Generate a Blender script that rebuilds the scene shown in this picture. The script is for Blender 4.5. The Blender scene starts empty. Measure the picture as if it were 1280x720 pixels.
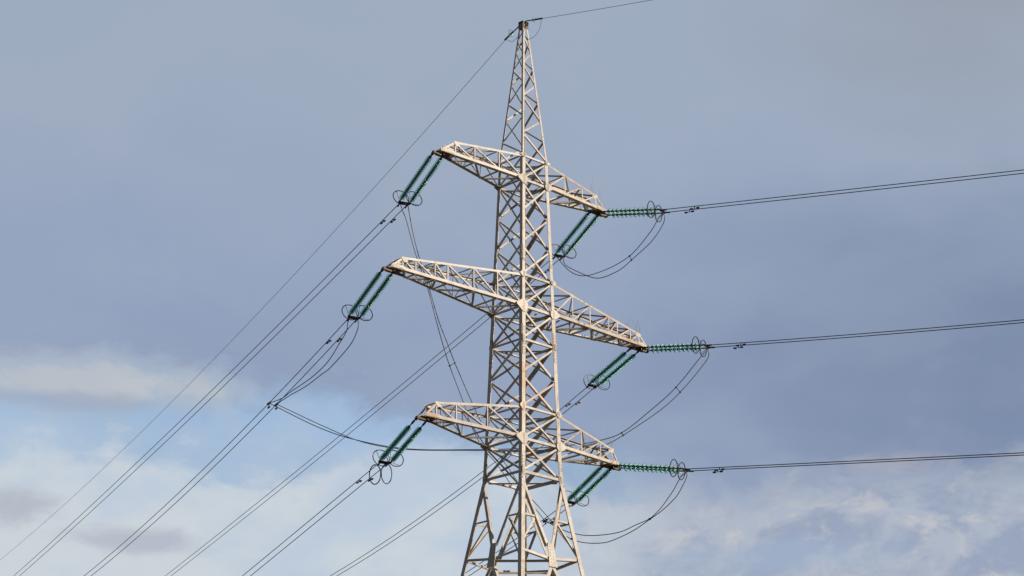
import bpy, bmesh, math, random
from mathutils import Vector, Matrix
random.seed(7)
R = math.radians
sc = bpy.context.scene
# ------------------------------------------------------------------ camera
CAM_YAW, CAM_PITCH, CAM_ROLL = 0.8133, 0.3483, 0.0034
cd = bpy.data.cameras.new('camera')
cam = bpy.data.objects.new('camera', cd)
sc.collection.objects.link(cam)
cam.location = (-61.5819, -64.3569, 1.6)
fw = Vector((math.cos(CAM_YAW)*math.cos(CAM_PITCH), math.sin(CAM_YAW)*math.cos(CAM_PITCH), math.sin(CAM_PITCH)))
rt0 = Vector((math.sin(CAM_YAW), -math.cos(CAM_YAW), 0)); up0 = rt0.cross(fw)
rt = rt0*math.cos(CAM_ROLL) + up0*math.sin(CAM_ROLL)
up = -rt0*math.sin(CAM_ROLL) + up0*math.cos(CAM_ROLL)
cam.rotation_euler = Matrix((rt, up, -fw)).transposed().to_euler()
cd.sensor_width = 36; cd.lens = 2500/1280*36; cd.clip_start = 0.5; cd.clip_end = 6000
sc.camera = cam
# ------------------------------------------------------------------ sky, sun, exposure
SUN_AZ, SUN_EL = R(-62), R(19)
w = bpy.data.worlds.new('World'); sc.world = w; w.use_nodes = True
nt = w.node_tree; nt.nodes.clear()
def N(t, **k):
    n = nt.nodes.new(t)
    for a, b in k.items(): setattr(n, a, b)
    return n
def put(sock, v):
    if hasattr(v, 'is_output'): nt.links.new(v, sock)
    else: sock.default_value = v
def M(op, a, b=0.0, c=0.0):
    n = N('ShaderNodeMath', operation=op)
    put(n.inputs[0], a); put(n.inputs[1], b); put(n.inputs[2], c)
    return n.outputs[0]
def SM(v, lo, hi, a=0.0, b=1.0):
    n = N('ShaderNodeMapRange', interpolation_type='SMOOTHSTEP')
    put(n.inputs[0], v); put(n.inputs[1], lo); put(n.inputs[2], hi); put(n.inputs[3], a); put(n.inputs[4], b)
    return n.outputs[0]
def MIX(f, a, b):
    n = N('ShaderNodeMix', data_type='RGBA'); put(n.inputs[0], f)
    put(n.inputs[6], a if hasattr(a, 'is_output') else (*a, 1)); put(n.inputs[7], b if hasattr(b, 'is_output') else (*b, 1))
    return n.outputs[2]
geo = N('ShaderNodeTexCoord'); sep = N('ShaderNodeSeparateXYZ'); nt.links.new(geo.outputs['Generated'], sep.inputs[0])
az = M('MULTIPLY', M('ARCTAN2', sep.outputs[1], sep.outputs[0]), 57.29578)      # compass angle, degrees
el = M('MULTIPLY', M('ARCSINE', sep.outputs[2]), 57.29578)                      # height above the horizon, degrees
A = M('MULTIPLY', M('SUBTRACT', 46.6, az), 0.94)
def noise(kx, ky, seed, detail=5, rough=0.55, dist=0.0):
    c = N('ShaderNodeCombineXYZ'); put(c.inputs[0], M('MULTIPLY', A, kx)); put(c.inputs[1], M('MULTIPLY', el, ky)); c.inputs[2].default_value = seed
    n = N('ShaderNodeTexNoise'); n.inputs['Scale'].default_value = 1; n.inputs['Detail'].default_value = detail
    n.inputs['Roughness'].default_value = rough; n.inputs['Distortion'].default_value = dist
    nt.links.new(c.outputs[0], n.inputs['Vector'])
    return M('SUBTRACT', n.outputs['Fac'], 0.5)
n_big = noise(.13, .2, 3.1, 4); n_mid = noise(.30, .52, 8.7, 6, .52); n_fine = noise(.8, 1.3, 1.3, 6, .58); n_soft = noise(.2, .36, 12.4, 3, .45)
n_puff = noise(.42, .62, 5.2, 9, .60, .35); n_puff2 = noise(.75, 1.05, 21.7, 9, .62, .5)
def blob(a0, e0, ra, re, warp=0.0, wn=None):
    # soft cloud centred at azimuth offset a0 and elevation e0
    da = M('DIVIDE', M('SUBTRACT', A, a0), ra); de = M('DIVIDE', M('SUBTRACT', el, e0), re)
    d = M('SQRT', M('ADD', M('MULTIPLY', da, da), M('MULTIPLY', de, de)))
    return M('ADD', d, M('MULTIPLY', wn if wn is not None else n_mid, warp))
sky = N('ShaderNodeTexSky', sky_type='NISHITA', sun_disc=False)
sky.sun_elevation = SUN_EL; sky.sun_rotation = math.pi/2 - SUN_AZ; sky.altitude = 200; sky.air_density = 1.0; sky.dust_density = 0.4; sky.ozone_density = 1.0
bg_sky = N('ShaderNodeBackground'); bg_sky.inputs[1].default_value = 0.14
nt.links.new(sky.outputs[0], bg_sky.inputs[0])
# overcast deck colour: soft grey blue, heavier and bluer in places
deck = MIX(SM(M('ADD', el, M('MULTIPLY', n_big, 9)), 17.0, 26.5), (.288, .362, .520), (.342, .410, .530))
deck = MIX(SM(M('ADD', blob(13.5, 17.8, 14.0, 6.8), M('MULTIPLY', n_soft, .5)), .15, 1.0, .95, 0), deck, (.198, .262, .402))
deck = MIX(SM(M('ADD', blob(14.5, 28.0, 9.0, 5.5), M('MULTIPLY', n_soft, .5)), .1, 1.1, .8, 0), deck, (.310, .350, .420))
deck = MIX(SM(M('ADD', blob(-7.0, 17.9, 8.5, 1.6), M('MULTIPLY', n_soft, .8)), .2, 1.15, .5, 0), deck, (.268, .338, .485))
deck = MIX(SM(n_soft, -.12, .22, 0, .18), deck, (.40, .45, .55))
deck = MIX(SM(n_puff, .0, .25, 0, .10), deck, (.42, .45, .53))
# clouds low over the horizon: thin veil on the left, broken lit cumulus on the right
veil = MIX(SM(n_mid, -.16, .10), (.50, .59, .71), (.600, .655, .705))
cumu = MIX(SM(n_puff, -.10, .07), (.320, .380, .510), (.430, .480, .575))
cumu = MIX(SM(n_puff2, .0, .18, 0, .55), cumu, (.610, .600, .590))
cumu = MIX(SM(n_puff2, -.06, -.2, 0, .4), cumu, (.38, .46, .60))
rightness = SM(M('ADD', A, M('MULTIPLY', n_soft, 8)), -1.0, 5.0)
lowc = MIX(rightness, veil, cumu)
m_low = SM(M('ADD', M('ADD', el, M('MULTIPLY', n_mid, 5.0)), M('MULTIPLY', n_puff, 3.0)), 16.1, 14.2)
edge = SM(A, -8.0, 5.0, 17.0, 14.35)
dk = M('SUBTRACT', M('ADD', M('ADD', el, M('MULTIPLY', n_puff, 4.0)), M('MULTIPLY', n_puff2, 1.2)), edge)
m_deck = SM(dk, -.75, .95)
lowc = MIX(M('MAXIMUM', m_low, SM(A, 0.0, 5.0)), (.40, .545, .765), lowc)     # thin blue haze cloud where the veil is open
m_low = M('MAXIMUM', m_low, SM(A, 0.0, 5.0))
col = MIX(m_deck, lowc, deck)
cov = M('MAXIMUM', M('MAXIMUM', m_deck, m_low), SM(n_big, -.2, .2, .5, .8))
# single clouds: a warm lit bank on the left, grey wisps
b1 = SM(blob(-12.3, 16.8, 6.2, 1.05, 1.7, n_puff), .25, 1.15, .92, 0)
col = MIX(b1, col, (.510, .535, .575)); cov = M('MAXIMUM', cov, b1)
b1 = SM(blob(-8.6, 16.75, 2.2, .75, 1.3, n_puff), .1, 1.2, .75, 0)
col = MIX(b1, col, (.60, .60, .60)); cov = M('MAXIMUM', cov, b1)
b2 = SM(blob(-12.4, 16.3, 3.0, .26, 3.2, n_puff), .1, 1.5, .6, 0)
col = MIX(b2, col, (.330, .375, .500)); cov = M('MAXIMUM', cov, b2)
b3 = SM(blob(-14.0, 13.3, 2.0, .7, 2.6, n_puff), .2, 1.2, .8, 0)
col = MIX(b3, col, (.430, .470, .550)); cov = M('MAXIMUM', cov, b3)
b3 = SM(blob(-10.3, 12.5, 2.3, .42, 2.6, n_puff), .2, 1.3, .7, 0)
col = MIX(b3, col, (.400, .445, .540)); cov = M('MAXIMUM', cov, b3)
b5 = SM(blob(10.6, 14.75, 1.4, .32, 1.6, n_puff2), .1, 1.3, .6, 0)
col = MIX(b5, col, (.46, .44, .49)); cov = M('MAXIMUM', cov, b5)
b4 = SM(blob(7.0, 12.2, 3.5, .5, 2.4, n_puff), .2, 1.3, .7, 0)
col = MIX(b4, col, (.350, .440, .590)); cov = M('MAXIMUM', cov, b4)
# added dark sky overhead and beyond the view, cutting ambient light on the steel
unseen_dim = M('MULTIPLY', SM(M('ABSOLUTE', A), 20, 48, 1, .30), SM(el, 30, 48, 1, .25))
col = MIX(unseen_dim, (.06, .08, .12), col); cov = M('MAXIMUM', cov, SM(unseen_dim, .6, .9, 1, 0))
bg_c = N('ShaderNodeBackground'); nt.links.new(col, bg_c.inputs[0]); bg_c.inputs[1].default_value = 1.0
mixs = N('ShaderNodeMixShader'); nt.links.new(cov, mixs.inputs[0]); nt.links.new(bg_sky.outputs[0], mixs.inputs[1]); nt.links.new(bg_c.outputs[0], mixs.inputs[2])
wo = N('ShaderNodeOutputWorld'); nt.links.new(mixs.outputs[0], wo.inputs[0])
sd = bpy.data.lights.new('sun', 'SUN'); sd.energy = 5.0; sd.angle = R(0.5); sd.color = (1.0, .84, .66)
sun = bpy.data.objects.new('sun', sd); sc.collection.objects.link(sun)
sv = Vector((math.cos(SUN_AZ)*math.cos(SUN_EL), math.sin(SUN_AZ)*math.cos(SUN_EL), math.sin(SUN_EL)))
sun.rotation_euler = sv.to_track_quat('Z', 'Y').to_euler(); sun.location = sv*100
vs = sc.view_settings; vs.view_transform = 'Standard'; vs.look = 'None'; vs.exposure = 0; vs.gamma = 1
# ------------------------------------------------------------------ materials
def mat(name, base, rough=.6, metal=0.0, trans=0.0, stain=None, stain_amt=(.58, .72), var=.12, scale=1.6, bump=0.0, spec=None):
    m = bpy.data.materials.new(name); m.use_nodes = True; t = m.node_tree; b = t.nodes['Principled BSDF']
    b.inputs['Roughness'].default_value = rough; b.inputs['Metallic'].default_value = metal
    b.inputs['Transmission Weight'].default_value = trans
    if spec is not None: b.inputs['Specular IOR Level'].default_value = spec
    g = t.nodes.new('ShaderNodeNewGeometry')
    n = t.nodes.new('ShaderNodeTexNoise'); n.inputs['Scale'].default_value = scale; n.inputs['Detail'].default_value = 6
    t.links.new(g.outputs['Position'], n.inputs['Vector'])
    r = t.nodes.new('ShaderNodeValToRGB'); t.links.new(n.outputs['Fac'], r.inputs[0])
    r.color_ramp.elements[0].position = .3; r.color_ramp.elements[1].position = .7
    r.color_ramp.elements[0].color = (*[c*(1-var) for c in base], 1); r.color_ramp.elements[1].color = (*[min(1, c*(1+var)) for c in base], 1)
    out = r.outputs[0]
    if stain:    # fine mottling of the old paint
        nf = t.nodes.new('ShaderNodeTexNoise'); nf.inputs['Scale'].default_value = 9; nf.inputs['Detail'].default_value = 5
        t.links.new(g.outputs['Position'], nf.inputs['Vector'])
        mf = t.nodes.new('ShaderNodeMapRange'); mf.inputs[1].default_value = .3; mf.inputs[2].default_value = .7; mf.inputs[3].default_value = .86; mf.inputs[4].default_value = 1.10
        t.links.new(nf.outputs['Fac'], mf.inputs[0])
        vm = t.nodes.new('ShaderNodeVectorMath'); vm.operation = 'SCALE'; t.links.new(out, vm.inputs[0]); 
        oi = t.nodes.new('ShaderNodeObjectInfo'); mo = t.nodes.new('ShaderNodeMapRange'); mo.inputs[3].default_value = .80; mo.inputs[4].default_value = 1.08   # every bar has aged differently
        t.links.new(oi.outputs['Random'], mo.inputs[0]); mm = t.nodes.new('ShaderNodeMath'); mm.operation = 'MULTIPLY'
        t.links.new(mf.outputs[0], mm.inputs[0]); t.links.new(mo.outputs[0], mm.inputs[1]); t.links.new(mm.outputs[0], vm.inputs['Scale']); out = vm.outputs[0]
    if stain:
        for sc_, lo, hi, c in stain:
            n2 = t.nodes.new('ShaderNodeTexNoise'); n2.inputs['Scale'].default_value = sc_; n2.inputs['Detail'].default_value = 8; n2.inputs['Roughness'].default_value = .65
            t.links.new(g.outputs['Position'], n2.inputs['Vector'])
            mr = t.nodes.new('ShaderNodeMapRange'); mr.interpolation_type = 'SMOOTHSTEP'; mr.inputs[1].default_value = lo; mr.inputs[2].default_value = hi; mr.inputs[4].default_value = .85
            t.links.new(n2.outputs['Fac'], mr.inputs[0])
            mx = t.nodes.new('ShaderNodeMix'); mx.data_type = 'RGBA'; t.links.new(mr.outputs[0], mx.inputs[0]); t.links.new(out, mx.inputs[6]); mx.inputs[7].default_value = (*c, 1)
            out = mx.outputs[2]
    t.links.new(out, b.inputs['Base Color'])
    if bump:
        bp = t.nodes.new('ShaderNodeBump'); bp.inputs['Strength'].default_value = bump; t.links.new(n.outputs['Fac'], bp.inputs['Height']); t.links.new(bp.outputs[0], b.inputs['Normal'])
    return m
STEEL = mat('aged_silver_paint', (.515, .490, .450), .52, .0, stain=[(.55, .52, .72, (.42, .24, .12)), (2.6, .56, .70, (.22, .115, .055))], var=.16, scale=2.2)
STEEL2 = mat('weathered_steel_arm', (.51, .475, .425), .56, .0, stain=[(.6, .50, .72, (.44, .25, .13)), (3.0, .55, .72, (.20, .10, .05))], var=.18, scale=2.6)
RUSTY = mat('rusty_end_steel', (.16, .125, .095), .75, .0, stain=[(3.0, .48, .66, (.13, .07, .04))], var=.25, scale=5)
DARKM = mat('dark_fitting_steel', (.05, .05, .055), .45, .5, var=.2, scale=6)
ALU = mat('weathered_aluminium_wire', (.10, .105, .115), .55, .4, var=.12, scale=3)
GLASS = mat('green_insulator_glass', (.52, .86, .77), .17, .0, .80, var=.1, scale=3)
GLASS.node_tree.nodes['Principled BSDF'].inputs['IOR'].default_value = 1.2
GRASS = mat('dry_meadow_ground', (.07, .07, .035), .95, 0, stain=[(.02, .45, .6, (.20, .16, .09))], var=.3, scale=.3)
CONC = mat('concrete', (.36, .35, .33), .9, var=.15, scale=4)
# ------------------------------------------------------------------ helpers
def tag(o, label=None, cat=None, group=None, kind=None):
    for k, v in (('label', label), ('category', cat), ('group', group), ('kind', kind)):
        if v: o[k] = v
    return o
def empty(name, loc=(0, 0, 0)):
    o = bpy.data.objects.new(name, None); o.location = loc; o.empty_display_size = .3; sc.collection.objects.link(o); return o
def build(name, bm, m, parent=None, smooth=False):
    # the mesh gets its own origin at the middle of its points
    if bm.verts:
        c = sum((v.co for v in bm.verts), Vector())/len(bm.verts)
    else: c = Vector()
    for v in bm.verts: v.co -= c
    bmesh.ops.recalc_face_normals(bm, faces=bm.faces)
    me = bpy.data.meshes.new(name); bm.to_mesh(me); bm.free(); me.materials.append(m)
    if smooth:
        for p in me.polygons: p.use_smooth = True
    o = bpy.data.objects.new(name, me); sc.collection.objects.link(o); o.location = c
    if parent:
        o.parent = parent
        p = parent; off = Vector()
        while p: off += Vector(p.location); p = p.parent
        o.location = c - off
    return o
def prism(bm, poly0, poly1):
    a = [bm.verts.new(p) for p in poly0]; b = [bm.verts.new(p) for p in poly1]; n = len(a)
    bm.faces.new(a); bm.faces.new(list(reversed(b)))
    for i in range(n): bm.faces.new((a[i], b[i], b[(i+1) % n], a[(i+1) % n]))
def angle_bar(bm, p0, p1, fa, fb, s, t, s2=None):
    # steel angle: corner runs p0-p1, one flange along fa, one along fb
    p0 = Vector(p0); p1 = Vector(p1); d = (p1-p0).normalized()
    fa = (Vector(fa) - d*Vector(fa).dot(d)).normalized(); fb = Vector(fb) - d*Vector(fb).dot(d); fb = (fb - fa*fb.dot(fa)).normalized()
    s2 = s2 or s
    sec = [(0, 0), (s, 0), (s, t), (t, t), (t, s2), (0, s2)]
    prism(bm, [p0 + fa*x + fb*y for x, y in sec], [p1 + fa*x + fb*y for x, y in sec])
def box(bm, c, ex, ey, ez, hx, hy, hz):
    c = Vector(c); ex = Vector(ex).normalized()*hx; ey = Vector(ey).normalized()*hy; ez = Vector(ez).normalized()*hz
    q = [c-ex-ey, c+ex-ey, c+ex+ey, c-ex+ey]
    prism(bm, [p-ez for p in q], [p+ez for p in q])
def rod(bm, p0, p1, r, n=8, r1=None):
    p0 = Vector(p0); p1 = Vector(p1); d = (p1-p0).normalized(); u = d.orthogonal().normalized(); v = d.cross(u); r1 = r if r1 is None else r1
    f = lambda p, rr: [p + u*math.cos(2*math.pi*i/n)*rr + v*math.sin(2*math.pi*i/n)*rr for i in range(n)]
    prism(bm, f(p0, r), f(p1, r1))
def tube(bm, pts, r, n=6, closed=False):
    pts = [Vector(p) for p in pts]; rings = []; u = None; L = len(pts)
    for i, p in enumerate(pts):
        a = pts[(i-1) % L] if (closed or i > 0) else p; b = pts[(i+1) % L] if (closed or i < L-1) else p
        d = (b-a).normalized()
        u = d.orthogonal().normalized() if u is None else (u - d*u.dot(d)).normalized()
        v = d.cross(u)
        rings.append([bm.verts.new(p + u*math.cos(2*math.pi*k/n)*r + v*math.sin(2*math.pi*k/n)*r) for k in range(n)])
    for i in range(L if closed else L-1):
        A_, B_ = rings[i], rings[(i+1) % L]
        if closed and i == L-1:   # match the seam
            k0 = min(range(n), key=lambda k: (B_[k].co-A_[0].co).length); B_ = B_[k0:]+B_[:k0]
        for k in range(n): bm.faces.new((A_[k], A_[(k+1) % n], B_[(k+1) % n], B_[k]))
    if not closed: bm.faces.new(list(reversed(rings[0]))); bm.faces.new(rings[-1])
def spline(pts, k=7):
    P = [Vector(p) for p in pts]; P = [P[0]*2-P[1]] + P + [P[-1]*2-P[-2]]; out = []
    for i in range(1, len(P)-2):
        a, b, c, d = P[i-1:i+3]
        for j in range(k):
            t = j/k; out.append(.5*((2*b) + (c-a)*t + (2*a-5*b+4*c-d)*t*t + (3*b-a-3*c+d)*t**3))
    out.append(P[-2]); return out
# ------------------------------------------------------------------ ground
bm = bmesh.new(); bmesh.ops.create_grid(bm, x_segments=60, y_segments=60, size=3000)
for v in bm.verts:
    d = v.co.length
    v.co.z = 0 if d < 150 else 6*math.sin(v.co.x*.004+1)*math.sin(v.co.y*.005)*min(1, (d-150)/600) - .5*min(1, (d-150)/100)
tag(build('ground', bm, GRASS), kind='structure')
W = {
  'topL': ((-5.477, 0.0, 39.196), (-4.442, 3.609, 38.085), 74, -0.093, 0.00032, 71.2),
  'midL': ((-8.299, 0.0, 32.696), (-7.246, 3.671, 31.629), 74, -0.1572, 0.00129, 41.9),
  'botL': ((-6.148, 0.0, 26.26), (-5.044, 3.85, 25.22), 74, -0.1137, 5e-05, 17.3),
  'topR': ((4.947, 0.0, 39.196), (5.966, 3.556, 38.12), 74, -0.0968, 0.00021, 62.1),
  'midR': ((7.769, 0.0, 32.696), (8.966, 4.174, 31.96), 74, -0.1644, 0.0017, 33.7),
  'botR': ((5.618, 0.0, 26.26), (6.608, 3.453, 25.284), 74, -0.1463, 0.0017, 10.3),
  'rtop': ((5.547, 0.0, 39.316), (6.548, -3.083, 38.813), -72, -0.0862, 0.00016, 17.8),
  'rmid': ((8.369, 0.0, 32.816), (9.419, -3.233, 32.424), -72, -0.0889, 0.00075, 15.5),
  'rbot': ((6.218, 0.0, 26.38), (7.337, -3.445, 25.757), -72, -0.0785, 5e-05, 16.0),
  'earthL': ((-0.1, 0.05, 47.9), (0.295, 1.427, 47.841), 74, -0.1344, 0.00059, 100.5),
  'earthR': ((0.1, -0.05, 48.1), (0.282, -0.611, 48.049), -72, -0.0914, 0.0017, 6.2),
}
J = {
  'topA': [(6.525, -2.818, 38.476), (6.49, -2.419, 38.016), (6.42, -1.625, 37.36), (6.364, -0.99, 36.977), (6.28, -0.027, 36.707), (6.196, 0.927, 36.6), (6.126, 1.734, 36.609), (6.067, 2.401, 36.815), (6.011, 3.04, 37.292)],
  'topB': [(6.56, -3.221, 38.437), (6.537, -2.961, 37.942), (6.488, -2.403, 37.423), (6.447, -1.93, 37.151), (6.391, -1.293, 36.833), (6.322, -0.504, 36.448), (6.266, 0.133, 36.308), (6.21, 0.773, 36.263), (6.167, 1.26, 36.369), (6.118, 1.828, 36.649), (6.033, 2.797, 37.263), (5.998, 3.186, 37.59)],
  'botA': [(7.334, -3.114, 25.449), (7.33, -2.69, 24.967), (7.325, -2.215, 24.523), (7.32, -1.747, 24.15), (7.314, -1.092, 23.807), (7.305, -0.246, 23.664), (7.295, 0.795, 23.483), (7.283, 2.044, 23.529), (7.272, 3.117, 23.684), (7.264, 3.97, 23.923), (7.257, 4.583, 24.16), (7.253, 5.062, 24.413)],
  'botB': [(7.338, -3.521, 25.49), (7.335, -3.235, 25.039), (7.331, -2.855, 24.62), (7.327, -2.391, 24.318), (7.321, -1.876, 24.058), (7.313, -1.049, 23.752), (7.303, -0.058, 23.41), (7.292, 1.102, 23.179), (7.284, 1.858, 23.123), (7.276, 2.727, 23.23), (7.268, 3.519, 23.425), (7.261, 4.231, 23.72), (7.255, 4.784, 24.104)],
  'midA': [(9.209, -2.981, 31.899), (8.407, -2.023, 30.383), (7.591, -1.048, 29.244), (6.68, 0.041, 28.155), (5.878, 0.999, 27.765), (5.177, 1.837, 27.62), (3.998, 3.246, 27.511), (1.98, 5.657, 27.52), (-0.053, 8.088, 27.65), (-1.596, 9.932, 28.126), (-2.899, 11.49, 28.841)],
  'midB': [(9.46, -3.282, 31.968), (9.198, -2.969, 31.324), (8.63, -2.29, 30.29), (7.954, -1.482, 29.308), (6.729, -0.018, 28.032), (6.101, 0.733, 27.538), (5.425, 1.54, 27.328), (4.123, 3.097, 27.305), (2.107, 5.506, 27.474), (-0.001, 8.026, 27.608), (-1.466, 9.776, 28.039), (-2.772, 11.337, 28.917)],
  'lowA': [(-7.057, 4.332, 31.565), (-7.023, 4.449, 31.212), (-6.806, 5.205, 30.859), (-6.409, 6.591, 30.332), (-5.866, 8.484, 30.13), (-5.165, 10.93, 30.138), (-4.8, 12.203, 30.124)],
  'lowB': [(-7.403, 3.124, 31.185), (-7.383, 3.192, 30.898), (-7.164, 3.956, 30.401), (-6.533, 6.157, 29.969), (-6.229, 7.216, 29.931), (-5.677, 9.144, 29.877), (-5.1, 11.158, 29.982)],
  'farA': [(-4.547, 3.59, 37.678), (-4.268, 3.64, 37.325), (-3.949, 3.696, 36.66), (-3.41, 3.792, 35.621), (-2.542, 3.946, 34.291), (-1.888, 4.061, 32.894), (-1.287, 4.168, 31.699), (-0.804, 4.253, 30.871), (0.312, 4.451, 29.276), (0.958, 4.566, 28.235), (1.867, 4.727, 27.395), (3.051, 4.936, 26.775), (4.514, 5.195, 25.797), (6.035, 5.465, 25.256)],
  'farB': [(-4.076, 3.674, 37.835), (-3.746, 3.732, 36.829), (-3.232, 3.823, 35.677), (-2.409, 3.969, 34.29), (-1.707, 4.093, 32.945), (-0.968, 4.224, 31.908), (-0.334, 4.337, 31.027), (1.021, 4.577, 29.394), (1.725, 4.701, 28.61), (2.626, 4.861, 27.688), (3.792, 5.068, 26.897), (5.171, 5.312, 25.974), (6.37, 5.524, 25.405)],
}
CLAMP = (-4.467, 13.363, 30.175) ; JOIN = (7.247, 5.68, 24.802)
# ------------------------------------------------------------------ lattice tower
Z1B, Z1T, Z2B, Z2T, Z3B, Z3T, ZB, ZMID, ZTOP = 39.07, 40.33, 32.57, 34.16, 26.13, 27.65, 24.57, 30.93, 47.95
L1, L2, L3 = 5.50, 8.32, 6.17
def wid(z):
    if z > Z1T: return .833 + (z-Z1T)*(.13-.833)/(ZTOP-Z1T)
    if z >= ZB: return 1.0568 - .0288*(z-32.57)
    return 1.2872 + (ZB-z)*.157
tower = empty('lattice_tower')
tag(tower, 'tall pale grey steel lattice pylon with six crossarms and a tapering peak', 'pylon')
SG = [(-1, -1), (1, -1), (1, 1), (-1, 1)]
def corner(sx, sy, z, off=0): q = wid(z) + off; return Vector((sx*q, sy*q, z))
def leg_seg(bm, sx, sy, z0, z1, s, t):
    a = corner(sx, sy, z0); b = corner(sx, sy, z1)
    angle_bar(bm, a, b, (-sx, 0, 0), (0, -sy, 0), s, t)
for sx, sy in SG:
    bm = bmesh.new()
    leg_seg(bm, sx, sy, 0.3, ZB-.004, .22, .024); leg_seg(bm, sx, sy, ZB, Z2B, .215, .022)
    leg_seg(bm, sx, sy, Z2B+.004, Z1T, .185, .018); leg_seg(bm, sx, sy, Z1T+.004, ZTOP, .105, .012)
    # splice covers and rows of bolts
    for z, h in ((ZMID, .75), (ZB+.25, .6), (35.3, .4)):
        for fa, nb in (((-sx, 0, 0), (0, sy, 0)), ((0, -sy, 0), (sx, 0, 0))):
            c0 = corner(sx, sy, z) + Vector(fa)*.095 + Vector(nb)*.012
            ax = (corner(sx, sy, z+1)-corner(sx, sy, z)).normalized()
            box(bm, c0, fa, ax, nb, .085, h, .006)
            for k in range(int(h*2/.14)):
                for q in (-.045, .045):
                    rod(bm, c0+ax*(-h+.07+k*.14)+Vector(fa)*q+Vector(nb)*.006, c0+ax*(-h+.07+k*.14)+Vector(fa)*q+Vector(nb)*.03, .016, 6)
    build('leg', bm, STEEL, tower)
# faces: (corner a, corner b, outward normal); a of the -y face is the corner nearest the photographer
FACES = [((-1, -1), (1, -1), (0, -1, 0)), ((-1, -1), (-1, 1), (-1, 0, 0)), ((1, 1), (-1, 1), (0, 1, 0)), ((1, 1), (1, -1), (1, 0, 0))]
def bar(name, p0, p1, nrm, s, t, m, parent, inset=.03, flip=1, trim=0.0, s2=None):
    p0 = Vector(p0); p1 = Vector(p1); d = (p1-p0).normalized(); nrm = Vector(nrm)
    p0 = p0 + d*trim; p1 = p1 - d*trim
    side = d.cross(nrm).normalized()*flip
    if abs(nrm.z) < .5 and abs(side.z) > .12 and (side.z < 0) == (abs(nrm.y) > .5): side = -side      # outstanding leg along the lower edge
    o = -nrm*inset - side*s/2
    bm = bmesh.new(); angle_bar(bm, p0+o, p1+o, side, -nrm, s, t, s2)
    return build(name, bm, m, parent)
def gplate(pts, nrm, t, off, bolts=(), name='gusset_plate', m=None, parent=None):
    nrm = Vector(nrm); bm = bmesh.new()
    prism(bm, [Vector(p)+nrm*off for p in pts], [Vector(p)+nrm*(off+t) for p in pts])
    for b in bolts: rod(bm, Vector(b)+nrm*(off+t), Vector(b)+nrm*(off+t+.022), .016, 6)
    return build(name, bm, m or STEEL, parent or tower)
def xpanel(z0, z1, s=.115):
    for fi, (ca, cb, n) in enumerate(FACES):
        for j, (za, zb, ins, fl) in enumerate(((z0, z1, .028, 1), (z1, z0, .135, -1))):
            a = corner(*ca, za); b = corner(*cb, zb)
            if fi % 2: ins = .163 - ins
            heavy = (fi == 1 and j == 1) or (fi == 3 and j == 0)
            bar('diagonal_brace', a, b, n, s*(1.2 if heavy else .78), .012, STEEL, tower, ins, fl, .13, s*1.25 if heavy else s*.85)
def horiz(z, s=.11, diaph=True):
    for (ca, cb, n) in FACES:
        bar('horizontal_strut', corner(*ca, z), corner(*cb, z), n, s, .012, STEEL, tower, .028, 1, .12)
    if diaph:
        bar('horizontal_strut', corner(-1, 1, z), corner(1, -1, z), (0, 0, 1), .06, .01, STEEL, tower, .12, 1, .25)
        if z in (Z1B, Z2B, Z3B, ZB): bar('horizontal_strut', corner(-1, -1, z), corner(1, 1, z), (0, 0, 1), .07, .01, STEEL, tower, .24, 1, .25)
pan = [Z1B, Z1B-1.637, Z1B-3.273, Z2T]
for a, b in zip(pan, pan[1:]): xpanel(b, a)
xpanel(Z1B, Z1T, .09); xpanel(Z2B, Z2T, .1)
pan = [Z2B, ZMID, (ZMID+Z3T)/2, Z3T]
for a, b in zip(pan, pan[1:]): xpanel(b, a, .125)
xpanel(Z3B, Z3T, .11); xpanel(ZB, Z3B, .125)
for z, s in ((Z1T, .09), (Z1B, .11), (Z2T, .1), (Z2B, .12), (ZMID, .1), (Z3T, .1), (Z3B, .12), (ZB, .13)): horiz(z, s)
# gusset plates where arms and belts meet the legs, on the two faces that carry the arms
for z, h, q in ((Z1B, .34, .36), (Z2B, .40, .42), (Z3B, .38, .42), (Z1T, .16, .24), (Z2T, .22, .24), (Z3T, .26, .26), (ZMID, .30, .22), (ZB, .32, .2)):
    for sx, sy in SG:
        c = corner(sx, sy, z); X = Vector((-sx, 0, 0)); ZZ = Vector((0, 0, 1))
        out = q if z not in (ZMID, ZB) else -.005
        if z in (Z1T, Z2T, Z3T): out = .18
        h *= .78; q *= .86; out *= .9; pts = [c+X*q*.95+ZZ*h*.35, c+X*(q*.45)+ZZ*h, c+X*.0+ZZ*h, c-X*out*.95+ZZ*h*.28, c-X*out-ZZ*h*.05, c+X*.02-ZZ*h*.95, c+X*q*.5-ZZ*h, c+X*q*.95-ZZ*h*.3]
        bl = [c+X*x+ZZ*(k*h*.24) for k in (-3, -2, -1, 0, 1, 2, 3) for x in (.05, .12)]
        gplate(pts, (0, sy, 0), .012, .028, bl)
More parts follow.
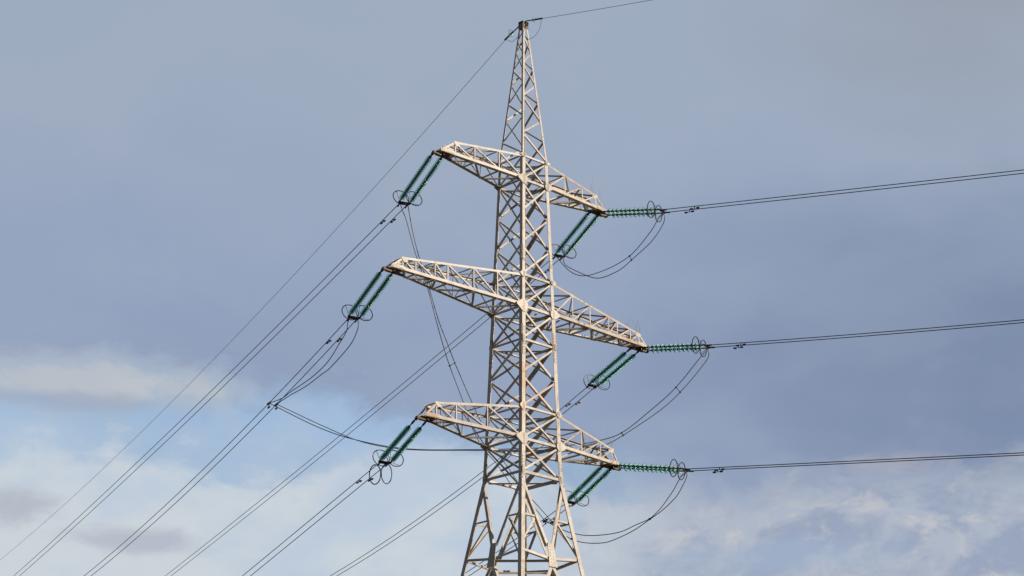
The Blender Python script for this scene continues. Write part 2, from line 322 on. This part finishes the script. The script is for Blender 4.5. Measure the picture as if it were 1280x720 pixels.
# peak: single zigzag on each face
zz = {0: [(47.24, 46.32), (45.5, 46.32), (45.5, 44.52), (43.66, 44.52), (43.66, 42.58), (41.58, 42.58), (41.58, Z1T+.1)],
      1: [(46.9, 47.5), (46.9, 46.06), (45.32, 46.06), (45.32, 44.44), (43.5, 44.44), (43.5, 42.52), (41.44, 42.52), (41.44, Z1T+.1)]}
for fi, (ca, cb, n) in enumerate(FACES):
    if fi % 2 == 0: pr_ = zz[0]
    else: pr_ = [(b, a) for a, b in zz[1]]
    for i, (za, zb) in enumerate(pr_):
        bar('diagonal_brace', corner(*ca, za), corner(*cb, zb), n, .062 if za > 45 else .075, .009, STEEL, tower, .018+.014*(i % 2), 1, .05)
bm = bmesh.new(); box(bm, (0, 0, ZTOP+.03), (1, 0, 0), (0, 1, 0), (0, 0, 1), .2, .17, .02)
for s in (-1, 1): box(bm, (0, s*.15, ZTOP-.17), (1, 0, 0), (0, 0, 1), (0, 1, 0), .19, .17, .012)
build('peak_cap_plate', bm, RUSTY, tower)
# widened base
zk = 20.75
for (ca, cb, n) in FACES:
    nn = Vector(n); tang = (corner(*cb, zk)-corner(*ca, zk)).normalized()
    mid = (corner(*ca, zk)+corner(*cb, zk))/2
    slope = (corner(*ca, zk+1)-corner(*ca, zk)); upv = Vector((0, 0, 1)) + nn*slope.dot(nn); upv.normalize()
    nrm = tang.cross(upv); nrm = nrm if nrm.dot(nn) > 0 else -nrm
    gplate([mid+tang*.19+upv*.62, mid+tang*.21-upv*.1, mid+tang*.26-upv*.5, mid-tang*.26-upv*.5, mid-tang*.21-upv*.1, mid-tang*.19+upv*.62], nrm, .02, .0,
           [mid+tang*x+upv*(k*.15) for k in range(-3, 4) for x in (-.1, .1)], parent=tower)
    for c in (ca, cb):
        top = corner(*c, ZB-.2); t1 = mid + tang*(.12 if c == cb else -.12) + upv*.45
        bar('base_strut', top, t1, nrm, .15, .014, STEEL, tower, .03, 1 if c == cb else -1, .05)
        zs = 22.55; f = (ZB-.2-zs)/(ZB-.2-t1.z); sp = top + (t1-top)*f; lp = corner(*c, zs)
        bar('base_strut', lp, sp, nrm, .09, .01, STEEL, tower, .06, 1, .08)
        bar('base_strut', sp, corner(*c, zk+.25), nrm, .09, .01, STEEL, tower, .10, 1, .08)
        bar('base_strut', mid-upv*.1, corner(*c, zk+.12), nrm, .12, .012, STEEL, tower, .05, 1, .2)
        lowz = 15.5
        bar('base_strut', mid-upv*.35, corner(*c, lowz), nrm, .17, .016, STEEL, tower, .05, 1, .15)
    for za, zb_ in ((15.5, 8.5), (8.5, .8)):
        bar('base_strut', corner(*ca, za), corner(*cb, zb_), nrm, .17, .014, STEEL, tower, .04, 1, .2)
        bar('base_strut', corner(*cb, za), corner(*ca, zb_), nrm, .17, .014, STEEL, tower, .2, 1, .2)
        bar('base_strut', corner(*ca, za), corner(*cb, za), nrm, .13, .014, STEEL, tower, .08, 1, .2)
mids = [(corner(*ca, zk)+corner(*cb, zk))/2 for ca, cb, n in (FACES[0], FACES[3], FACES[2], FACES[1])]
for i in range(4): bar('base_strut', mids[i]-Vector((0, 0, .1)), mids[(i+1) % 4]-Vector((0, 0, .1)), (0, 0, 1), .10, .012, STEEL, tower, .05, 1, .06)
for sx, sy in SG:
    bm = bmesh.new(); c = corner(sx, sy, 0); box(bm, (c.x, c.y, .15), (1, 0, 0), (0, 1, 0), (0, 0, 1), .6, .6, .2)
    build('footing', bm, CONC, tower)
# ------------------------------------------------------------------ crossarms
def crossarm(side, zb, zt, L, nodes, hend, mat_):
    arm = empty('crossarm', (side*wid(zb), 0, zb)); arm.parent = tower
    w0, w1 = wid(zb), .24; rise = .235
    def yb(x): return w0 + (w1-w0)*(x-w0)/(L-w0)
    def zbot(x): return zb + rise*(x-w0)/(L-w0)
    xe = nodes[-1]
    def ztop(x): return zt + (zbot(xe)+hend-zt)*(x-wid(zt))/(xe-wid(zt))
    def B(x, sy): return Vector((side*x, sy*yb(x), zbot(x)))
    def T(x, sy): return Vector((side*x, sy*(wid(zt) if x <= w0 else yb(x)*.97), ztop(x) if x > w0 else zt))
    TIP = lambda sy: Vector((side*L, sy*w1, zb+rise))
    for sy in (-1, 1):
        n = Vector((0, sy, 0))
        bm = bmesh.new(); a = B(w0, sy); angle_bar(bm, a, TIP(sy), (0, 0, 1), (0, -sy, 0), .14, .014, .21); build('bottom_chord', bm, mat_, arm)
        bm = bmesh.new(); angle_bar(bm, T(wid(zt), sy), T(xe, sy), (0, 0, -1), (0, -sy, 0), .105, .011)
        angle_bar(bm, T(xe, sy)+Vector((side*.004, 0, 0)), TIP(sy)+Vector((0, 0, .09)), (0, 0, -1), (0, -sy, 0), .095, .011); build('top_chord', bm, mat_, arm)
        prev = w0
        for i, x in enumerate(nodes):
            bar('brace', B(x, sy)+Vector((0, 0, .05)), T(x, sy)-Vector((0, 0, .02)), n, .06, .009, mat_, arm, .018, side*sy)
            bar('brace', B(prev, sy)+Vector((0, 0, .07)), T(x, sy)-Vector((0, 0, .05)), n, .063, .009, mat_, arm, .03, 1, .05)
            prev = x
        c = T(xe, sy)
        gplate([c+Vector((side*.12, 0, -.05)), c+Vector((side*.02, 0, .02)), c+Vector((-side*.3, 0, 0)), c+Vector((-side*.26, 0, -.16)), c+Vector((-side*.05, 0, -.24))], n, .01, .003, name='gusset_plate', m=mat_, parent=arm)
    # underside and top plane
    prev = w0; s = 1
    for i, x in enumerate(nodes):
        bar('brace', B(x, -1), B(x, 1), (0, 0, -1), .09, .009, mat_, arm, -.03, 1, .05)
        bar('brace', B(prev, -s), B(x, s), (0, 0, -1), .09, .009, mat_, arm, -.045, 1, .08)
        bar('brace', T(max(x, w0+.01), -1), T(max(x, w0+.01), 1), (0, 0, 1), .065, .008, mat_, arm, .02, 1, .05)
        bar('brace', T(max(prev, w0+.01), s), T(x, -s), (0, 0, 1), .065, .008, mat_, arm, .035, 1, .08)
        # inner sway brace from a bottom chord to the opposite top chord
        if yb(x) > .45: bar('brace', B(x, -s), T(x, s), (side, 0, 0), .06, .008, mat_, arm, .05, 1, .08)
        prev = x; s = -s
    # end fitting: bottom and side plates where the insulators hang
    bm = bmesh.new(); x0 = L-.75; x1 = L+.12; z = zb+rise
    prism(bm, [(side*x0, -yb(x0), z-.03), (side*x1, -.17, z-.03), (side*x1, .17, z-.03), (side*x0, yb(x0), z-.03)],
              [(side*x0, -yb(x0), z-.012), (side*x1, -.17, z-.012), (side*x1, .17, z-.012), (side*x0, yb(x0), z-.012)])
    for sy in (-1, 1):
        bm2 = bmesh.new()
        prism(bm2, [(side*x0, sy*(yb(x0)+.006), z), (side*(L-.06), sy*.245, z), (side*(L-.06), sy*.245, z+.12), (side*(L-.25), sy*.30, z+.17), (side*x0, sy*(yb(x0)+.006), z+.13)],
                  [(side*x0, sy*(yb(x0)+.02), z), (side*(L-.06), sy*.26, z), (side*(L-.06), sy*.26, z+.12), (side*(L-.25), sy*.315, z+.17), (side*x0, sy*(yb(x0)+.02), z+.13)])
        build('side_plate', bm2, mat_, arm)
    box(bm, (side*(L+.02), 0, z-.09), (1, 0, 0), (0, 1, 0), (0, 0, 1), .28, .07, .06)
    box(bm, (side*(L-.45), .1, z-.09), (1, 0, 0), (0, 1, 0), (0, 0, 1), .5, .05, .05)
    build('end_plate', bm, RUSTY, arm)
    if side > 0:   # wire whiskers against birds on the far arms
        bm = bmesh.new(); rr = random.Random(int(zb*10))
        for k in range(14):
            sy = rr.choice((-1, 1)); x = rr.uniform(L-1.5, L-.1); c = T(min(x, xe), sy)
            if x > xe: c = T(xe, sy).lerp(TIP(sy), (x-xe)/(L-xe))
            rod(bm, c, c+Vector((rr.uniform(-.25, .3), rr.uniform(-.25, .25), rr.uniform(.3, .75))), .006, 3)
        tag(build('bird_spikes', bm, STEEL2, arm), label='thin rusty wire bird spikes on the arm end')
    return arm
specs = [(Z1B, Z1T, L1, [2.2, 3.6, 4.7], .70), (Z2B, Z2T, L2, [2.45, 3.8, 5.25, 5.95, 7.0, 7.7], .62), (Z3B, Z3T, L3, [3.0, 4.6, 5.6], .75)]
for i, (zb, zt, L, nd, he) in enumerate(specs):
    for side in (-1, 1): crossarm(side, zb, zt, L, nd, he, STEEL2 if i == 2 else (STEEL if side < 0 else STEEL2))
# ------------------------------------------------------------------ insulator sets
def lathe(prof, n=20):
    bm = bmesh.new(); rings = []
    for x, r in prof: rings.append([bm.verts.new((x, r*math.cos(2*math.pi*k/n), r*math.sin(2*math.pi*k/n))) for k in range(n)])
    for a, b in zip(rings, rings[1:]):
        for k in range(n): bm.faces.new((a[k], a[(k+1) % n], b[(k+1) % n], b[k]))
    bm.faces.new(rings[0]); bm.faces.new(rings[-1]); bmesh.ops.recalc_face_normals(bm, faces=bm.faces)
    return bm
PITCH = .205
bm = lathe([(.02, .045), (.028, .09), (.045, .128), (.066, .143), (.080, .143), (.083, .134), (.068, .12), (.076, .10), (.058, .08), (.064, .065), (.050, .045)])
disc_me = bpy.data.meshes.new('glass_disc'); bm.to_mesh(disc_me); bm.free(); disc_me.materials.append(GLASS)
for p in disc_me.polygons: p.use_smooth = True
def local_obj(name, bm, m, parent, smooth=False):
    bmesh.ops.recalc_face_normals(bm, faces=bm.faces)
    me = bpy.data.meshes.new(name); bm.to_mesh(me); bm.free(); me.materials.append(m)
    if smooth:
        for p in me.polygons: p.use_smooth = True
    o = bpy.data.objects.new(name, me); sc.collection.objects.link(o); o.parent = parent; return o
SP = .27     # half spacing of the two strings
def insulator_set(T, E, label, group, toplink=.35, PITCH=.152, rs=.98):
    T = Vector(T); E = Vector(E); d = (E-T).normalized(); full = (E-T).length
    lat = Vector((0, 0, 1)).cross(d).normalized(); upv = d.cross(lat)
    root = empty('insulator_set', T); root.rotation_euler = Matrix((d, lat, upv)).transposed().to_euler()
    tag(root, label, 'insulator', group)
    n = int((full-.28-toplink)/PITCH); x0 = full - .28 - n*PITCH
    for sgn in (-1, 1):
        y = sgn*SP
        bm = bmesh.new()
        rod(bm, (0, y, 0), (x0, y, 0), .03); rod(bm, (x0*.3, y, 0), (x0*.6, y, 0), .05)
        rod(bm, (x0, y, 0), (full-.28, y, 0), .034)
        for k in range(n): rod(bm, (x0+k*PITCH-.045, y, 0), (x0+k*PITCH+.035, y, 0), .055, 10, .068)
        rod(bm, (full-.28, y, 0), (full-.06, y, 0), .035)
        st = local_obj('insulator_string', bm, DARKM, root)
        for k in range(n):
            g = bpy.data.objects.new('glass_disc', disc_me); sc.collection.objects.link(g); g.parent = st; g.location = (x0+k*PITCH, y, 0); g.scale = (1.15 if rs > 1 else 1.0, rs, rs)
        # guard ring round the string's live end
        bm = bmesh.new(); rx = full - .42 + (.06 if sgn > 0 else -.06); rr = .41
        tube(bm, [(rx, y+sgn*.05+rr*math.cos(a), rr*math.sin(a)) for a in [2*math.pi*k/28 for k in range(28)]], .023, 6, True)
        rod(bm, (rx, y+sgn*.05-rr*.5, -rr*.86), (full-.1, y, 0), .011, 5); rod(bm, (rx, y+sgn*.05+rr*.5, rr*.86), (full-.1, y, 0), .011, 5)
        local_obj('guard_ring', bm, DARKM, root)
    bm = bmesh.new()
    prism(bm, [(full-.08, -SP-.06, -.03), (full+.02, -SP-.03, -.03), (full+.10, -.22, -.03), (full+.10, .22, -.03), (full+.02, SP+.03, -.03), (full-.08, SP+.06, -.03)],
              [(full-.08, -SP-.06, .03), (full+.02, -SP-.03, .03), (full+.10, -.22, .03), (full+.10, .22, .03), (full+.02, SP+.03, .03), (full-.08, SP+.06, .03)])
    for y in (-.2, .2): rod(bm, (full+.08, y, 0), (full+.32, y, 0), .042)
    local_obj('yoke_plate', bm, DARKM, root)
    bm = bmesh.new()
    for y in (-SP, SP): box(bm, (.02, y, .0), (1, 0, 0), (0, 1, 0), (0, 0, 1), .10, .045, .06)
    local_obj('hanger', bm, DARKM, root)
    return d, lat
GA = 'twin green glass insulator strings holding the lines to the lower left'
GB = 'twin green glass insulator strings holding the lines to the right'
labels = {
 'topL': ('twin green insulator strings hanging from the upper left crossarm tip', GA), 'midL': ('twin green insulator strings hanging from the middle left crossarm tip', GA),
 'botL': ('twin green insulator strings below the lowest left crossarm, two small wire loops at their end', GA), 'topR': ('twin green insulator strings slanting down-left from the upper right crossarm tip', GA),
 'midR': ('twin green insulator strings slanting down-left from the middle right crossarm tip', GA), 'botR': ('twin green insulator strings slanting down-left from the lowest right crossarm tip', GA),
 'rtop': ('level twin green insulator strings reaching right from the upper right crossarm', GB), 'rmid': ('level twin green insulator strings reaching right from the middle right crossarm', GB),
 'rbot': ('level twin green insulator strings reaching right from the lowest right crossarm', GB)}
where = {'topL': 'upper left crossarm', 'midL': 'middle left crossarm', 'botL': 'lowest left crossarm', 'topR': 'upper right crossarm', 'midR': 'middle right crossarm', 'botR': 'lowest right crossarm'}
wname = {-1: ('upper', 'lower'), 1: ('lower', 'upper')}
def line_pts(E, u, a, b, sv, s0=0.0, smax=230):
    pts = []; s = s0; Z = lambda s: (a*s+b*s*s) if s < sv else (a*sv+b*sv*sv + (a+2*b*sv)*(s-sv) + min(b, .0004)*(s-sv)**2)
    n = 90
    for i in range(n+1):
        s = s0 + (smax-s0)*(i/n)**1.5; pts.append(E + u*s + Vector((0, 0, Z(s))))
    return pts, Z
def damper(bm_parent, P, u, name='vibration_damper', size=1.0):
    bm = bmesh.new(); P = Vector(P); dn = Vector((0, 0, -1))
    rod(bm, P, P+dn*.10, .022); c = P+dn*.11
    rod(bm, c-u*.2*size, c+u*.2*size, .012, 6)
    for s in (-1, 1): rod(bm, c+u*s*.11*size, c+u*s*.25*size, .05, 8, .042)
    return build(name, bm, DARKM, bm_parent)
DAMP = {'topL': (1.7, .9), 'midL': (2.1, 1.0), 'botL': (2.0, 1.2), 'topR': (1.6, 1.0), 'midR': (1.9, 1.0), 'botR': (1.9, 1.1), 'rtop': (1.35, .45), 'rmid': (1.55, .3), 'rbot': (1.55, .25)}
for k in labels:
    T, E, yaw, a, b, sv_ = W[k]
    d, lat = insulator_set(T, E, *labels[k], toplink=.75 if k == 'botL' else (.5 if k == 'midR' else .22), PITCH=.235 if k[0] == 'r' else .152, rs=1.1 if k[0] == 'r' else .95)
    u = Vector((math.cos(R(yaw)), math.sin(R(yaw)), 0)); latw = Vector((0, 0, 1)).cross(u)
    for sg in (-1, 1):
        E0 = Vector(E)
        pts, Z = line_pts(E0, u, a, b, sv_, .42)
        off = latw*.2*sg
        bm = bmesh.new(); tube(bm, [E0 + d*.12 + off] + [p+off for p in pts], .0205, 6)
        wire = build('power_line', bm, ALU, None, True)
        if yaw > 0:
            side = 'left' if sg > 0 else 'right'
            tag(wire, f'{side} of the two parallel wires running down-left from the {where[k]}', 'power line', 'power lines running down to the lower left')
        else:
            hw = {'rtop': 'upper', 'rmid': 'middle', 'rbot': 'lowest'}[k]; side = 'upper' if sg > 0 else 'lower'
            tag(wire, f'{side} of the two close wires leaving the {hw} right crossarm to the right', 'power line', 'power lines running off to the right')
        s = DAMP[k][0] + (DAMP[k][1] if sg == (1 if yaw > 0 else -1) else 0) * (1 if yaw < 0 else .35)
        damper(wire, E0 + u*s + Vector((0, 0, Z(s))) + off, u)
# earth wires with a small glass insulator at the peak
for k, lab, lb2 in (('earthL', 'thin single wire falling to the lower left from the peak', 'small fitting with one green glass disc left of the peak'),
                    ('earthR', 'thin single wire rising to the right from the peak', 'small fitting with one green glass disc right of the peak')):
    T, E, yaw, a, b, sv_ = W[k]; T = Vector(T); E = Vector(E); u = Vector((math.cos(R(yaw)), math.sin(R(yaw)), 0)); d = (E-T).normalized()
    Lk = 1.25 if k == 'earthL' else .62
    E = T + (E-T).normalized()*max((E-T).length, .6)
    root = empty('earth_wire_fitting', T); tag(root, lb2, 'insulator')
    lt = Vector((0, 0, 1)).cross(d).normalized(); root.rotation_euler = Matrix((d, lt, d.cross(lt))).transposed().to_euler(); LL_ = (E-T).length
    bm = bmesh.new(); rod(bm, (0, 0, 0), (LL_, 0, 0), .03); rod(bm, (LL_*.62, 0, 0), (LL_+.35, 0, 0), .045); local_obj('link', bm, DARKM, root)
    g = bpy.data.objects.new('glass_disc', disc_me); sc.collection.objects.link(g); g.parent = root; g.location = (LL_*.72, 0, 0)
    g = bpy.data.objects.new('arcing_horn', None)
    bm = bmesh.new(); tube(bm, spline([(LL_*.6, 0, 0), (LL_*.62, .14, .1), (LL_*.8, .16, .12)], 4), .009, 5); local_obj('arcing_horn', bm, DARKM, root)
    bpy.data.objects.remove(g)
    pts, Z = line_pts(E, u, a, b, sv_, 0.05)
    bm = bmesh.new(); tube(bm, [E]+pts, .0125, 5); tag(build('earth_wire', bm, ALU, None, True), lab, 'earth wire')
    bm = bmesh.new()
    end = Vector((.13, 0, ZTOP-.85)) if k == 'earthR' else Vector((-.1, .15, ZTOP-.6))
    st = E + d*.3
    mid = st.lerp(end, .5) + Vector((0, 0, -.45)) if k == 'earthR' else st.lerp(end, .5)+Vector((0, 0, -.25))
    tube(bm, spline([st, st.lerp(mid, .55)+(Vector((.05, -.12, -.05)) if k == 'earthR' else Vector()), mid, end], 8), .011, 5)
    tag(build('bonding_wire', bm, ALU, None, True), 'thin looped wire bridging the fitting %s of the peak' % ('right' if k == 'earthR' else 'left'), 'wire')
# ------------------------------------------------------------------ jumpers
V = Vector
def EE(k): return V(W[k][1])
def lt(k): return V((0, 0, 1)).cross(V((math.cos(R(W[k][2])), math.sin(R(W[k][2])), 0)))*.2
def jumper(pts, label, group, r=.021):
    bm = bmesh.new(); tube(bm, spline(pts, 6), r, 6)
    tag(build('jumper_wire', bm, ALU, None, True), label, 'jumper wire', group)
def jv(k): return [V(p) for p in J[k]]
def rend(k, s): return EE(k) + lt(k)*s + V((0, 0, -.03))
cl = V(CLAMP); jn = V(JOIN)
jumper([rend('rtop', 1)]+jv('topA')+[rend('topR', 1)], 'inner wire of the loop below the upper right crossarm tip', 'jumper loop of the upper right crossarm')
jumper([rend('rtop', -1)]+jv('topB')+[rend('topR', -1)], 'outer wire of the loop below the upper right crossarm tip', 'jumper loop of the upper right crossarm')
jumper([rend('rmid', 1)]+jv('midA')+[cl+lt('midL')], 'inner wire curving from the middle right insulators behind the tower to the left line', 'long jumper passing behind the tower')
jumper([rend('rmid', -1)]+jv('midB')+[cl-lt('midL')], 'outer wire curving from the middle right insulators behind the tower to the left line', 'long jumper passing behind the tower')
jumper([rend('rbot', 1)]+jv('botA')+[jn+lt('botR')], 'upper wire of the loop below the lowest right crossarm tip', 'jumper loop of the lowest right crossarm')
jumper([rend('rbot', -1)]+jv('botB')+[jn-lt('botR')], 'lower wire of the loop below the lowest right crossarm tip', 'jumper loop of the lowest right crossarm')
jumper([rend('midL', 1)]+jv('lowA')+[cl+lt('midL')], 'left slack wire hanging under the middle left line', 'slack wires under the middle left line')
jumper([rend('midL', -1)]+jv('lowB')+[cl-lt('midL')], 'right slack wire hanging under the middle left line', 'slack wires under the middle left line')
jumper([rend('topL', 1)]+jv('farA')+[jn+lt('botR')], 'left wire of the pair dropping behind the middle left crossarm', 'long drop wires behind the left crossarms')
jumper([rend('topL', -1)]+jv('farB')+[jn-lt('botR')], 'right wire of the pair dropping behind the middle left crossarm', 'long drop wires behind the left crossarms')
# two slack loops tied back at the lowest left insulators
e = EE('botL'); ax = lt('botL').normalized(); ux = V((math.cos(R(74)), math.sin(R(74)), 0))
for s, lab, hz, vt in ((-1, 'right hanging wire loop below the lowest left insulators', ax, .46), (1, 'left hanging wire loop below the lowest left insulators', ax*.8+ux*.5, .46)):
    c = e + ax*s*.34*-1*-1 + V((0, 0, -.55)) + (ux*.25 if s > 0 else V())
    if s < 0: c = e - ax*.12*1 + V((0, 0, -.52)) - ux*.0
    hz = hz.normalized()
    bm = bmesh.new(); tube(bm, [c + hz*.26*math.sin(t) + V((0, 0, vt*math.cos(t))) for t in [2*math.pi*k/32 for k in range(32)]], .026, 6, True)
    tag(build('wire_loop', bm, ALU, None, True), lab, 'wire loop', 'hanging loops at the lowest left insulators')
def spacer(p, q, label, grp='spacers holding paired wires apart'):
    bm = bmesh.new(); p = V(p); q = V(q); rod(bm, p, q, .016)
    d = (q-p).normalized()
    for c in (p, q): rod(bm, c-d*.04, c+d*.04, .036)
    tag(build('spacer', bm, DARKM), label, 'spacer', grp)
def near(a, i, b):
    P = V(J[a][i]); Q = min(spline(J[b], 12), key=lambda q: (q-P).length); return P, Q
spacer(*near('topA', 3, 'topB'), 'small bar joining the loop wires below the upper right crossarm')
spacer(*near('midA', 1, 'midB'), 'small bar high on the curved pair below the middle right crossarm')
spacer(*near('midA', 3, 'midB'), 'small bar low on the curved pair above the lowest right crossarm')
spacer(*near('botA', 4, 'botB'), 'small bar joining the loop wires right of the tower near the bottom')
spacer(*near('botA', 9, 'botB'), 'small bar joining the loop wires close to the right tower leg')
spacer(*near('farA', 7, 'farB'), 'small bar joining the drop wires between middle and lowest left crossarms')
for s, nm in ((1, 'left'), (-1, 'right')):
    bm = bmesh.new(); c = cl + lt('midL')*s
    # clamp on the line itself with a short stub down to the jumper
    rod(bm, c-ux*.22, c+ux*.22, .05); rod(bm, c, c+V((0, 0, -.22)), .03); rod(bm, c+V((0, 0, -.22))-ux*.12, c+V((0, 0, -.22))+ux*.12, .045)
    tag(build('line_clamp', bm, DARKM), f'{nm} dark clamp where the slack wires meet the middle left line', 'clamp', 'clamps on the middle left line')
    bm = bmesh.new(); c = jn + lt('botR')*s
    rod(bm, c-ux*.2, c+ux*.2, .05); rod(bm, c, c+V((0, 0, -.16)), .03)
    tag(build('line_clamp', bm, DARKM), f'{nm} dark clamp on the wires seen through the lower right of the tower', 'clamp', 'clamps behind the lower tower')
